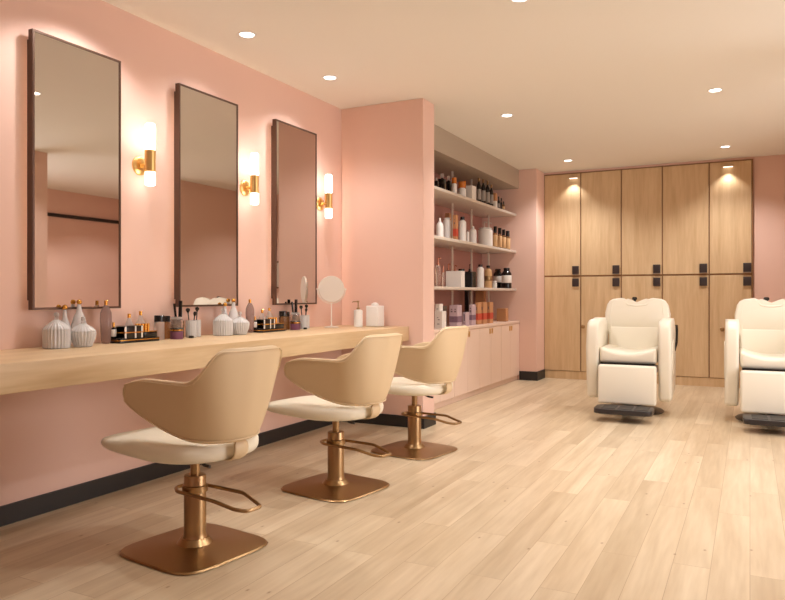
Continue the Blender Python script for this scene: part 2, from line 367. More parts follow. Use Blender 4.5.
bottle('dropper_bottle', 'dark low bottle behind the right side of the white carton, top shelf', 'bottle', (-2.88, 7.738, 2.0555000000000003), 0.029, 0.275, 'gamb', 'blackg', caph=0.3)
bottle('oil_bottle', 'tall dark bottle with bronze cap, first from the left in the row of four', 'bottle', (-2.622, 7.241, 2.0555000000000003), 0.0247, 0.264, 'blackg', 'bronze', group='tall dark bottles with pale labels on the top shelf', shoulder=0.35, caph=0.15, capr=0.45, neck=0.36, lab='grey', labz=(0.12, 0.62))
bottle('oil_bottle', 'tall dark bottle with bronze cap, second from the left in the row of four', 'bottle', (-2.622, 7.381, 2.0555000000000003), 0.0253, 0.269, 'blackg', 'bronze', group='tall dark bottles with pale labels on the top shelf', shoulder=0.35, caph=0.15, capr=0.45, neck=0.36, lab='grey', labz=(0.12, 0.62))
bottle('oil_bottle', 'tall dark bottle with bronze cap, third from the left in the row of four', 'bottle', (-2.622, 7.524, 2.0555000000000003), 0.0259, 0.27, 'blackg', 'bronze', group='tall dark bottles with pale labels on the top shelf', shoulder=0.35, caph=0.15, capr=0.45, neck=0.36, lab='grey', labz=(0.12, 0.62))
bottle('oil_bottle', 'tall dark bottle with bronze cap, fourth from the left in the row of four', 'bottle', (-2.619, 7.645, 2.0555000000000003), 0.0224, 0.248, 'blackg', 'bronze', group='tall dark bottles with pale labels on the top shelf', shoulder=0.35, caph=0.15, capr=0.45, neck=0.36, lab='grey', labz=(0.12, 0.62))
carton('hair_dye_box', 'small brown and white box right of the tall dark bottles, top shelf', (-2.615, 7.77, 2.0555000000000003), 0.03, 0.06, 0.164, 'kraft', band='whitem', bz=(0.02, 0.45))
bottle('serum_bottle', 'small dark bottle with pale label right of the brown box, top shelf', 'bottle', (-2.615, 7.897, 2.0555000000000003), 0.015, 0.144, 'blackg', 'blackg', lab='grey', caph=0.3)
bottle('serum_bottle', 'small dark bottle with black cap, third from the right end of the top shelf items', 'bottle', (-2.67, 8.161, 2.0555000000000003), 0.013, 0.163, 'blackg', 'blackg', caph=0.3)
bottle('serum_bottle', 'little amber bottle at the right end of the top shelf items', 'bottle', (-2.614, 8.07, 2.0555000000000003), 0.0145, 0.106, 'gamb', 'blackg', caph=0.3, lab='tan')
bottle('lotion_bottle', 'round shouldered white bottle, leftmost on the middle shelf', 'bottle', (-2.637, 6.198, 1.6005), 0.0365, 0.184, 'white', 'white', caph=0.16, capr=0.3, shoulder=0.4)
bottle('cream_canister', 'large white canister beside the tall kraft box, middle shelf', 'canister', (-2.72, 6.577, 1.6005), 0.0405, 0.225, 'white', 'white', caph=0.04, capr=0.8, shoulder=0.14, neck=0.7)
carton('kraft_box', 'wide kraft box behind the large white canister, middle shelf', (-2.93, 7.127, 1.6005), 0.052, 0.08, 0.338, 'kraft')
carton('kraft_box', 'tall narrow kraft box with a red band, middle shelf', (-2.617, 6.549, 1.6005), 0.035, 0.05, 0.246, 'kraft', band='red', bz=(0.14, 0.44), marks=[(0, 0.66, 0.3, 0.07), (0, 0.8, 0.22, 0.03)])
bottle('shampoo_bottle', 'white cylinder bottle with a black cap on the middle shelf', 'bottle', (-2.639, 6.795, 1.6005), 0.0385, 0.253, 'white', 'blackg', caph=0.13, capr=0.6, neck=0.55, shoulder=0.12)
bottle('shampoo_bottle', 'small white bottle with a grey cap right of the black capped cylinder', 'bottle', (-2.615, 6.888, 1.6005), 0.0145, 0.125, 'white', 'grey', caph=0.12)
bottle('shampoo_bottle', 'squat white bottle left of the big white canister, middle shelf', 'bottle', (-2.64, 7.104, 1.6005), 0.0395, 0.182, 'white', 'white', caph=0.1, capr=0.4, shoulder=0.25)
bottle('cream_canister', 'biggest white canister, in front of the orange pump bottles', 'canister', (-2.683, 7.623, 1.6005), 0.083, 0.211, 'white', 'white', caph=0.05, capr=0.88, shoulder=0.08, neck=0.8)
pump_bottle('pump_bottle', 'left orange pump bottle rising behind the biggest white canister', (-2.88, 8.144, 1.6005), 0.0275, 0.337, 'orange', 'steel', cat='bottle', group='orange pump bottles behind the white canister')
pump_bottle('pump_bottle', 'right orange pump bottle rising behind the biggest white canister', (-2.86, 8.271, 1.6005), 0.0275, 0.335, 'orange', 'steel', cat='bottle', group='orange pump bottles behind the white canister')
bottle('tonic_bottle', 'brown bottle with tan label and black cap, first of four on the middle shelf', 'bottle', (-2.621, 7.787, 1.6005), 0.0256, 0.24, 'gamb', 'blackg', group='tan label bottles on the middle shelf', caph=0.3, capr=0.75, neck=0.6, lab='tan', labz=(0.06, 0.85), shoulder=0.1)
bottle('tonic_bottle', 'brown bottle with tan label and black cap, second of four on the middle shelf', 'bottle', (-2.622, 7.956, 1.6005), 0.0274, 0.237, 'gamb', 'blackg', group='tan label bottles on the middle shelf', caph=0.3, capr=0.75, neck=0.6, lab='tan', labz=(0.06, 0.85), shoulder=0.1)
bottle('tonic_bottle', 'brown bottle with tan label and black cap, third of four on the middle shelf', 'bottle', (-2.621, 8.1, 1.6005), 0.0262, 0.231, 'gamb', 'blackg', group='tan label bottles on the middle shelf', caph=0.3, capr=0.75, neck=0.6, lab='tan', labz=(0.06, 0.85), shoulder=0.1)
bottle('tonic_bottle', 'brown bottle with tan label and black cap, fourth of four on the middle shelf', 'bottle', (-2.626, 8.272, 1.6005), 0.0311, 0.228, 'gamb', 'blackg', group='tan label bottles on the middle shelf', caph=0.3, capr=0.75, neck=0.6, lab='tan', labz=(0.06, 0.85), shoulder=0.1)
pump_bottle('pump_bottle', 'tall clear rose pump bottle at the left end of the bottom shelf', (-2.627, 6.134, 1.1304999999999998), 0.0275, 0.269, 'gpink', 'rose', cat='bottle')
bottle('slim_bottle', 'slim clear rose bottle beside the tall clear pump bottle', 'bottle', (-2.615, 6.234, 1.1304999999999998), 0.015, 0.197, 'gpink', 'rose', caph=0.3, capr=0.35)
carton('storage_carton', 'white box on the bottom shelf with two rose pumps behind it', (-2.684, 6.711, 1.1304999999999998), 0.168, 0.1, 0.163, 'whitem')
pump_bottle('pump_bottle', 'left rose gold pump rising behind the white box, bottom shelf', (-2.9, 7.054, 1.1304999999999998), 0.0215, 0.254, 'gpink', 'rose', cat='bottle', group='rose pump bottles behind the white box')
pump_bottle('pump_bottle', 'right rose gold pump rising behind the white box, bottom shelf', (-2.88, 7.192, 1.1304999999999998), 0.022, 0.243, 'gpink', 'rose', cat='bottle', group='rose pump bottles behind the white box')
bottle('styling_jar', 'dark lidded jar rising behind the right of the white box, bottom shelf', 'jar', (-2.88, 7.387, 1.1304999999999998), 0.039, 0.211, 'blackg', 'blackg', caph=0.2, capr=0.9)
carton('storage_carton', 'black box between the white box and the white cylinder bottle', (-2.64, 7.033, 1.1304999999999998), 0.081, 0.12, 0.165, 'blackg')
pump_bottle('pump_bottle', 'black pump bottle rising behind the black box, bottom shelf', (-2.87, 7.621, 1.1304999999999998), 0.026, 0.269, 'blackg', 'blackg', cat='bottle')
bottle('shampoo_bottle', 'white cylinder bottle with a black cap on the bottom shelf', 'bottle', (-2.639, 7.336, 1.1304999999999998), 0.039, 0.254, 'white', 'blackg', caph=0.1, capr=0.6, neck=0.55)
bottle('striped_bottle', 'cream and brown striped bottle with black cap, bottom shelf', 'bottle', (-2.643, 7.607, 1.1304999999999998), 0.043, 0.253, 'tan', 'blackg', caph=0.12, capr=0.5, shoulder=0.2, lab='bronze', labz=(0.35, 0.6))
bottle('cream_jar', 'tiny white jar in front of the black round jars, bottom shelf', 'jar', (-2.627, 7.786, 1.1304999999999998), 0.0265, 0.081, 'white', 'white', caph=0.2, capr=0.9)
bottle('styling_jar', 'left round black jar with a white label, bottom shelf', 'jar', (-2.8, 8.428, 1.1304999999999998), 0.056, 0.244, 'blackg', 'blackg', caph=0.1, capr=0.62, shoulder=0.25, neck=0.6, lab='whitem', labz=(0.35, 0.7), group='round black jars at the end of the bottom shelf')
bottle('styling_jar', 'right round black jar with a white label, last on the bottom shelf', 'jar', (-2.654, 8.317, 1.1304999999999998), 0.0605, 0.25, 'blackg', 'blackg', caph=0.1, capr=0.62, shoulder=0.25, neck=0.6, lab='whitem', labz=(0.3, 0.7), group='round black jars at the end of the bottom shelf')
carton('product_box', 'white printed box nearest the pier on the blush worktop', (-2.638, 6.216, 0.7334999999999999), 0.076, 0.1, 0.163, 'whitem', marks=[(0, 0.25, 0.3, 0.04), (0.05, 0.5, 0.25, 0.04), (-0.1, 0.62, 0.2, 0.03)])
carton('product_box', 'large mauve box with a purple band on the worktop', (-2.644, 6.62, 0.7334999999999999), 0.087, 0.12, 0.216, 'mauve', band='purple', bz=(0.2, 0.48), marks=[(-0.22, 0.8, 0.16, 0.05), (-0.22, 0.7, 0.22, 0.07), (0.22, 0.8, 0.16, 0.05), (0.22, 0.7, 0.22, 0.07), (-0.1, 0.38, 0.3, 0.05)])
carton('product_box', 'lower mauve box with a tall printed mark on the worktop', (-2.619, 6.844, 0.7334999999999999), 0.038, 0.1, 0.14, 'mauve', marks=[(0, 0.6, 0.3, 0.5), (0.0, 0.2, 0.5, 0.06)])
carton('product_box', 'taller mauve box beside the kraft boxes on the worktop', (-2.615, 7.026, 0.7334999999999999), 0.03, 0.12, 0.215, 'mauve', band='purple', bz=(0.25, 0.5), marks=[(0, 0.82, 0.35, 0.07), (0, 0.68, 0.5, 0.1)])
carton('hair_dye_box', 'left kraft box with a red band in the row of three', (-2.615, 7.204, 0.7334999999999999), 0.03, 0.12, 0.236, 'kraft', band='red', bz=(0.2, 0.5), marks=[(0, 0.72, 0.3, 0.14)], group='kraft boxes with red bands on the worktop')
carton('hair_dye_box', 'middle kraft box with a red band in the row of three', (-2.615, 7.387, 0.7334999999999999), 0.03, 0.12, 0.237, 'kraft', band='red', bz=(0.2, 0.5), marks=[(0, 0.72, 0.3, 0.14)], group='kraft boxes with red bands on the worktop')
carton('hair_dye_box', 'right kraft box with a red band in the row of three', (-2.616, 7.598, 0.7334999999999999), 0.031, 0.12, 0.237, 'kraft', band='red', bz=(0.2, 0.5), marks=[(0, 0.72, 0.3, 0.14)], group='kraft boxes with red bands on the worktop')
carton('kraft_box', 'plain kraft box alone at the far end of the worktop', (-2.658, 8.17, 0.7334999999999999), 0.116, 0.1, 0.155, 'kraft')
carton('tall_carton', 'dark tall carton standing at the back behind the mauve boxes', (-2.95, 7.767, 0.7334999999999999), 0.052, 0.08, 0.399, 'blackg')
carton('tall_carton', 'brown tall carton standing at the back above the kraft boxes', (-2.95, 8.215, 0.7334999999999999), 0.109, 0.08, 0.391, 'kraft')
bottle('cream_jar', 'cream jar with a grey lid behind the white printed box, worktop', 'jar', (-2.78, 6.649, 0.7334999999999999), 0.028, 0.205, 'white', 'grey', caph=0.25, capr=1, neck=0.9)
carton('product_box', 'small white box stacked on top of the white printed box', (-2.653, 6.216, 0.8973), 0.047, .08, 0.067, 'whitem', marks=[(0,.3,.4,.08)])
#PRODUCTS-END
# ------------------------------------------------------------------ vanity counter
t = thing('vanity_counter', 'long light oak floating vanity counter under the three mirrors', 'counter', (XW, 0, 0))
obj('counter_slab', B(.001, .625, -1.2, 5.049, .688, .80, bev=.003), 'counter', t)
# ------------------------------------------------------------------ wall mirrors
def wall_mirror(y0, y1, label):
    t = thing('wall_mirror', label, 'mirror', (XW, y0, .98), group='tall framed mirrors above the vanity counter'); wd = y1-y0; h = 1.313; f = .011
    q = BM()
    for a in ((0, f, 0, h), (wd-f, wd, 0, h), (f, wd-f, 0, f), (f, wd-f, h-f, h)): box(q, .028, .058, a[0], a[1], a[2], a[3])
    obj('frame', q, 'frame', t, smooth=False)
    obj('mirror_glass', B(.03, .055, f, wd-f, f, h-f), 'mirror', t, smooth=False)
    obj('backing_box', B(.016, .028, 0.002, wd-.002, .045, h-.045), 'frame', t, smooth=False)
    obj('wall_mount', B(.0, .016, .12, wd-.12, .15, h-.15), 'frame', t, smooth=False)
    q = BM(); box(q, .002, .014, .072, .087, .06, h-.06); box(q, .002, .014, wd-.087, wd-.072, .06, h-.06)
    obj('led_strip', q, 'led', t, smooth=False)
wall_mirror(2.172, 2.69, 'nearest tall framed mirror, leftmost and largest in view')
wall_mirror(3.118, 3.652, 'middle tall framed mirror between two brass sconces')
wall_mirror(4.062, 4.59, 'farthest tall framed mirror, narrowest in view, before the pier')
# ------------------------------------------------------------------ sconces
def sconce(y, label):
    t = thing('wall_sconce', label, 'sconce', (XW, y+.03, 1.77), group='brass tube sconces between the mirrors')
    k = LT([(.052, 0), (.052, .008), (.045, .014), (.015, .018), (0, .018)], seg=32)
    bmesh.ops.rotate(k, verts=k.verts, cent=(0, 0, 0), matrix=Matrix.Rotation(PI/2, 3, 'Y')); obj('wall_plate', k, 'brass', t)
    obj('arm', TB([(.015, 0, 0), (.058, 0, .0)], .011), 'brass', t)
    obj('brass_sleeve', LT([(.0285, -.04), (.030, -.038), (.030, .078), (.0285, .08)]), 'brass', t, loc=(.083, 0, 0))
    obj('glass_tube', LT([(0, .228), (.02, .2275), (.0265, .222), (.0275, .215), (.0275, .081)]), 'bulb', t, loc=(.083, 0, 0))
    obj('glass_tube', LT([(.0275, -.041), (.0275, -.105), (.0262, -.112), (.02, -.115), (0, -.1155)]), 'bulb', t, loc=(.083, 0, 0))
sconce(2.84, 'nearest glowing brass sconce, between the first and second mirror')
sconce(3.76, 'middle glowing brass sconce, between the second and third mirror')
sconce(4.69, 'farthest glowing brass sconce, right of the third mirror')
# ------------------------------------------------------------------ salon chairs
def sm(a, b, x): t = max(0, min(1, (x-a)/(b-a))); return t*t*(3-2*t)
def shell_point(u, z):
    """outer surface of the wrap-round back; u = signed arc length from the rear middle"""
    s = 1 if u >= 0 else -1; a = abs(u); k = (z-.44)
    k = max(0, min(1, k/.41)); rear = -.228-.111*k**.4; half = .148+.111*k**.69; r = min(.14, half-.01)
    st = half-r
    if a < st: p = (rear+.0, s*a); n = (-1, 0)
    elif a < st+r*PI/2:
        t = (a-st)/r; p = (rear+r*(1-math.cos(t)), s*(st+r*math.sin(t))); n = (-math.cos(t), s*math.sin(t))
    else:
        d = a-st-r*PI/2; p = (rear+r+d, s*half); n = (0, s)
    bow = .02*(1-min(1, a/.25))**2
    return Vector((p[0]-bow, p[1], z)), Vector((n[0], n[1], 0))
UM = .653
def ztop(a):
    z = .850+.001*sm(0, .2, a)-.126*sm(.153, .259, a)
    c = UM-.187
    if a > c: z = .662+(z-.662)*max(0, 1-((a-c)/(UM-c))**2.2)**.46
    return z
def zbot(a):
    z = .475+.0675*sm(.1, UM, a)
    c = UM-.384
    if a > c: z = .662+(z-.662)*max(0, 1-((a-c)/(UM-c))**2.6)**.48
    return z
def make_salon_chair(label):
    t = thing('salon_chair', label, 'chair', (0, 0, 0), group='cream salon chairs along the vanity')
    # base plate: thin rounded square rising gently to the post
    q = BM(); rings = []
    for sc_, z in ((.236, 0), (.243, .004), (.237, .010), (.2, .014), (.12, .019), (.072, .026), (.055, .048)):
        p = 5.0 if sc_ > .22 else (3.6 if sc_ > .15 else 2.2); rg = []
        for k in range(48):
            a = 2*PI*k/48; c, s = math.cos(a), math.sin(a)
            f = (abs(c)**p+abs(s)**p)**(-1/p); f = min(f, 1.27)
            rg.append(q.verts.new((sc_*f*c, sc_*f*s, z)))
        rings.append(rg)
    for A, C in zip(rings, rings[1:]):
        for k in range(48): q.faces.new((A[k], A[(k+1) % 48], C[(k+1) % 48], C[k]))
    q.faces.new(list(reversed(rings[0]))); q.faces.new(rings[-1])
    obj('base_plate', q, 'bronze', t)
    obj('outer_column', LT([(.052, .045), (.047, .055), (.045, .07), (.045, .301), (.043, .305), (.018, .305)]), 'bronze', t)
    obj('piston', LT([(.019, .305), (.019, .375), (.03, .38), (.03, .394)]), 'bronze', t)
    # footrest: collar round the column, two arms ending in a hexagonal loop behind the chair
    zf = .245; pts = [(.075, 0, zf+.0)]
    pts = fillet([(.085, .03, zf), (.085, -.03, zf), (.03, -.068, zf), (-.205, -.075, zf), (-.30, -.058, zf-.02), (-.345, -.038, zf-.024), (-.345, .038, zf-.024), (-.30, .058, zf-.02), (-.205, .075, zf), (.03, .068, zf)], .018, closed=True)
    obj('footrest', TB(pts, .0075, closed=True), 'bronze', t)
    obj('footrest_collar', LT([(.0455, .235), (.052, .238), (.052, .262), (.0455, .265)]), 'bronze', t)
    # seat mechanism and lever
    q = B(-.17, .12, -.09, .09, .393, .412, bev=.004)
    obj('seat_mechanism', q, 'darkpl', t)
    obj('height_lever', TB(fillet([(-.12, .07, .397), (-.19, .115, .392), (-.22, .11, .39)], .03), .006), 'darkpl', t)
    # seat cushion
    q = BM(); n = 36; rows = []
    prof = [(0, .0, 0), (.6, 0, 0), (.93, .0, .0), (.985, .012, .1), (1.0, .024, .5), (.985, .036, 1), (.9, .044, 1), (.6, .046, 1), (.0, .044, 1)]
    for f, zz, topf in prof:
        rg = []
        for k in range(n):
            a = 2*PI*k/n; c, s = math.cos(a), math.sin(a); p = 3.6; g = (abs(c)**p+abs(s)**p)**(-1/p)
            p = 4.6 if c > 0 else 2.6; g = (abs(c)**p+abs(s)**p)**(-1/p); x = .045+(.352 if c > 0 else .295)*g*c*f; y = .25*g*s*f
            front = sm(.12, .36, x); rear = sm(-.05, -.3, x) if False else sm(.05, .3, -x)
            side = abs(y/.25)**2
            z = .397+zz*(1.46-.45*sm(0, .36, x)) + topf*(.014*side*(1-front)+.018*rear) + .014*sm(-.05, .36, x)
            rg.append(q.verts.new((x, y, z)))
        rows.append(rg)
    for A, C in zip(rows[1:], rows[2:-1]):
        for k in range(n): q.faces.new((A[k], A[(k+1) % n], C[(k+1) % n], C[k]))
    q.faces.new(list(reversed(rows[1]))); 
    cz = sum(v.co.z for v in rows[-2])/n
    cv = q.verts.new((.03, 0, cz-.008))
    for k in range(n): q.faces.new((rows[-2][k], rows[-2][(k+1) % n], cv))
    for v in rows[0]: q.verts.remove(v)
    for v in rows[-1]: q.verts.remove(v)
    s = obj('seat', q, 'seat', t, sub=1)
    # shell
    q = BM(); us = [UM*math.sin(i/22*PI/2)*.999 if i > 0 else 0 for i in range(0, 23)]
    us = [-u for u in reversed(us[1:])]+us; nv = 10; TH = .030; O = []; I = []
    for u in us:
        a = abs(u); zt, zb = ztop(a), zbot(a); co = []; ci = []
        for j in range(nv+1):
            v = j/nv; z = zb+(zt-zb)*v; P, N = shell_point(u, z); co.append(q.verts.new(P)); ci.append(q.verts.new(P-N*TH))
        O.append(co); I.append(ci)
    R = len(us)
    for i in range(R-1):
        for j in range(nv):
            q.faces.new((O[i][j], O[i+1][j], O[i+1][j+1], O[i][j+1])); q.faces.new((I[i][j], I[i][j+1], I[i+1][j+1], I[i+1][j]))
        q.faces.new((O[i][0], I[i][0], I[i+1][0], O[i+1][0])); q.faces.new((O[i][nv], O[i+1][nv], I[i+1][nv], I[i][nv]))
    for i in (0, R-1):
        for j in range(nv): q.faces.new((O[i][j], O[i][j+1], I[i][j+1], I[i][j]))
    b = obj('backrest', q, 'shell', t, sub=2)
    # piping on the outer face a little inside the rim
    pts = []
    fine = [UM*.975*math.sin(i/40*PI/2) for i in range(41)]
    top = [(u, ztop(abs(u)*.999)-.014*math.sqrt(max(.0, 1-(abs(u)/(UM*.976))**8))) for u in [-x for x in reversed(fine[1:])]+fine]
    bot = [(u, zbot(abs(u)*.999)+.014*math.sqrt(max(.0, 1-(abs(u)/(UM*.976))**8))) for u in list(reversed(fine))+[-x for x in fine[1:]]]
    for u, z in top+bot:
        P, N = shell_point(u, z); pts.append(P+N*.0005)
    obj('piping', TB(pts, .0028, seg=6, closed=True), 'shell', b)
    # bracket from under the seat up to the back
    prof = [(-.12, .393), (-.235, .393), (-.275, .408), (-.285, .45), (-.272, .485)]
    q = BM(); A = []
    for (x, z), (dx, dz) in zip(prof, ((0, 1), (.1, 1), (.7, .7), (1, .2), (1, .1))):
        L = math.hypot(dx, dz); dx, dz = dx/L*.012, dz/L*.012
        A.append([q.verts.new(p) for p in ((x, -.042, z), (x, .042, z), (x+dx, .042, z+dz), (x+dx, -.042, z+dz))])
    for P, Q in zip(A, A[1:]):
        for k in range(4): q.faces.new((P[k], P[(k+1) % 4], Q[(k+1) % 4], Q[k]))
    q.faces.new(A[0]); q.faces.new(list(reversed(A[-1])))
    obj('back_bracket', q, 'shell', t, sub=1)
    return t
c1 = make_salon_chair('nearest cream salon chair on a bronze pedestal, largest of the three')
c1.location = (-2.055, 2.24, 0); c1.rotation_euler = (0, 0, math.radians(172))
dup(c1, 'middle cream salon chair on a bronze pedestal, partly behind the nearest chair', (-2.018, 3.295, 0), math.radians(171))
dup(c1, 'farthest cream salon chair on a bronze pedestal, beside the pink pier', (-2.022, 4.315, 0), math.radians(171))
# ------------------------------------------------------------------ barber chairs
def make_barber(label):
    t = thing('barber_chair', label, 'chair', (0, 0, 0), group='ivory barber chairs before the lockers')
    # local: front is -Y, origin under the seat middle
    obj('floor_base', LT([(.27, 0), (.275, .008), (.26, .02), (.2, .04), (.09, .06), (.085, .08), (.075, .2), (.07, .34)], seg=40), 'darkpl', t)
    q = B(-.20, .20, -.24, .28, .33, .40, bev=.01); obj('seat_frame', q, 'darkpl', t)
    def pillow(x0, x1, y0, y1, z0, z1, bev, seg=5): return B(x0, x1, y0, y1, z0, z1, bev=bev, seg=seg)
    # seat with a dished top
    q = BM()
    def seatz(x, y): e = (abs(x)/.245)**2; return .515+.045*e - .014*math.cos(PI*min(1, abs(y+.05)/.4))*(1-e)
    q = B(-.24, .24, -.31, .25, .452, .555, bev=.03, seg=5)
    bmesh.ops.subdivide_edges(q, edges=[e for e in q.edges if e.calc_length() > .2], cuts=9, use_grid_fill=True)
    for v in q.verts:
        if v.co.z > .51: v.co.z += .055*(abs(v.co.x)/.24)**2-.012
    obj('seat_cushion', q, 'ivory', t)
    # leg rest
    q = B(-.24, .24, -.40, -.33, .11, .445, bev=.022, seg=4)
    for v in q.verts: v.co.y -= (.428-v.co.z)*.08
    obj('leg_rest', q, 'ivory', t)
    obj('dark_gap', B(-.225, .225, -.36, -.28, .43, .462), 'blackg', t, smooth=False)
    # foot plate on short arm
    fp = obj('footplate', prism(BM(), rrect(-.225, .235, -.74, -.46, .05), 2, .07, .11, bev=.012, seg=3), 'darkpl', t)
    q = BM()
    for k in range(3): box(q, -.165+.13*k, -.055+.13*k, -.70, -.50, .1095, .1135, bev=.001, seg=1)
    obj('rubber_tread', q, 'black', fp)
    obj('footplate_arm', B(-.05, .05, -.5, -.05, .05, .10, bev=.005), 'darkpl', t)
    # armrests: tall padded panels
    for s in (-1, 1):
        prof = [(-.30, .18), (-.29, .155), (-.26, .145), (.12, .17), (.22, .22), (.27, .32), (.28, .60), (.26, .76), (.20, .835), (.10, .85), (-.24, .842), (-.30, .82), (-.325, .77), (-.325, .60)]
        q = prism(BM(), prof, 0, -.052, .052, bev=.028, seg=4)
        a = obj('armrest', q, 'ivory', t, loc=(s*.302, 0, -.01), angle=60)
        for v in a.data.vertices:
            if v.co.z > .6: v.co.x -= s*.006*((v.co.z-.6)/.25)
        q = prism(BM(), rrect(-.20, .12, .36, .66, .06), 0, -.003, .003, bev=.002, seg=1)
        obj('side_panel', q, 'ivory', a, loc=(s*.053, 0, 0))
    # lower back and upper back (leaning back)
    lean = math.radians(-9)
    q = B(-.235, .235, -.055, .055, 0, .26, bev=.03, seg=5)
    for v in q.verts: v.co.y += .25*(abs(v.co.x)/.235)**2*-.12
    obj('lower_back', q, 'ivory', t, loc=(0, .245, .50), rot=(lean, 0, 0))
    # upper back outline with a neck notch
    out = [(-.245, -.135), (-.268, -.085), (-.288, .02), (-.29, .09), (-.272, .17), (-.25, .205), (-.215, .222), (-.14, .232), (-.115, .226), (-.09, .205), (-.055, .192), (0, .188), (.055, .192), (.09, .205), (.115, .226), (.14, .232), (.215, .222), (.25, .205), (.272, .17), (.29, .09), (.288, .02), (.268, -.085), (.245, -.135), (.15, -.152), (0, -.158), (-.15, -.152)]
    ub = obj('upper_back', prism(BM(), out, 1, -.075, .06, bev=.02, seg=4), 'ivory', t, loc=(.015, .29, .785), rot=(lean, 0, 0), angle=60)
    q = TB(fillet([(-.108, -.062, .212), (-.09, -.068, .165), (0, -.07, .152), (.09, -.068, .165), (.108, -.062, .212)], .05), .011, seg=10)
    obj('neck_roll', q, 'ivory', ub)
    for s in (-1, 1):
        obj('seam', TB([(s*.225, -.076, -.115), (s*.238, -.076, .05), (s*.222, -.0745, .185)], .0035, seg=6), 'ivory', ub)
    obj('headrest_knob', LT([(.012, .0), (.012, .05), (.022, .055), (.024, .07), (.018, .08), (0, .082)], seg=16), 'blackg', t, loc=(-.02, .37, .95))
    obj('recline_lever', TB(fillet([(.352, .10, .55), (.372, .08, .62), (.375, .06, .74), (.373, .04, .78)], .03), .011), 'blackg', t)
    return t
b1 = make_barber('left ivory barber chair, whole in view before the middle lockers')
b1.location = (-.957, 6.71, 0); b1.rotation_euler = (0, 0, math.radians(1.5))
dup(b1, 'right ivory barber chair, cut off by the right edge of the photo', (.160, 6.71, 0), math.radians(1.5))
#COUNTER-BEGIN
# ------------------------------------------------------------------ things on the vanity counter
ZC = .8005
def knob_jar(label, loc, prof, lid, n, grp):
    t = thing('ribbed_jar', label, 'jar', loc, group=grp)
    obj('jar_body', LT(prof, seg=96, ribs=n, amp=.035), 'gclear', t)
    obj('jar_lid', LT(lid, seg=96, ribs=n, amp=.03), 'gclear', t)
    z = lid[-1][1]; obj('lid_knob', LT([(.009, z-.002), (.010, z+.006), (.007, z+.012), (.012, z+.022), (.009, z+.032), (0, z+.035)], seg=20), 'gfrost', t)
def ball_bottle(name, label, loc, prof, body='gsmoke', ball=.013, grp=None, cylcap=False):
    t = thing(name, label, 'bottle', loc, group=grp); z = prof[-1][1]
    obj('bottle_body', LT(prof), body, t)
    pr = [(.009, z+.0005), (.009, z+.022), (.007, z+.024), (0, z+.024)] if cylcap else [(.007, z+.0005)]+[(ball*math.sin(a), z+ball*.9-ball*math.cos(a)) for a in [.6+.25*k for k in range(10)]]+[(0, z+ball*1.9)]
    obj('stopper', LT(pr, seg=20), 'gold', t)
def leaning(name, label, cat, loc, L, r, tilt, az, m, tip=None, tipr=.013, tipl=.03, grp=None):
    t = thing(name, label, cat, loc, group=grp); d = Vector((math.sin(tilt)*math.cos(az), math.sin(tilt)*math.sin(az), math.cos(tilt)))
    obj('handle', TB([d*0, d*L*.3, d*L], r), m, t)
    if tip:
        k = LT([(r, 0), (r*1.6, .004), (tipr, tipl*.5), (tipr*.85, tipl*.85), (0, tipl)], seg=16)
        o = obj('bristles', k, tip, t, loc=d*L); o.rotation_euler = d.to_track_quat('Z', 'Y').to_euler()
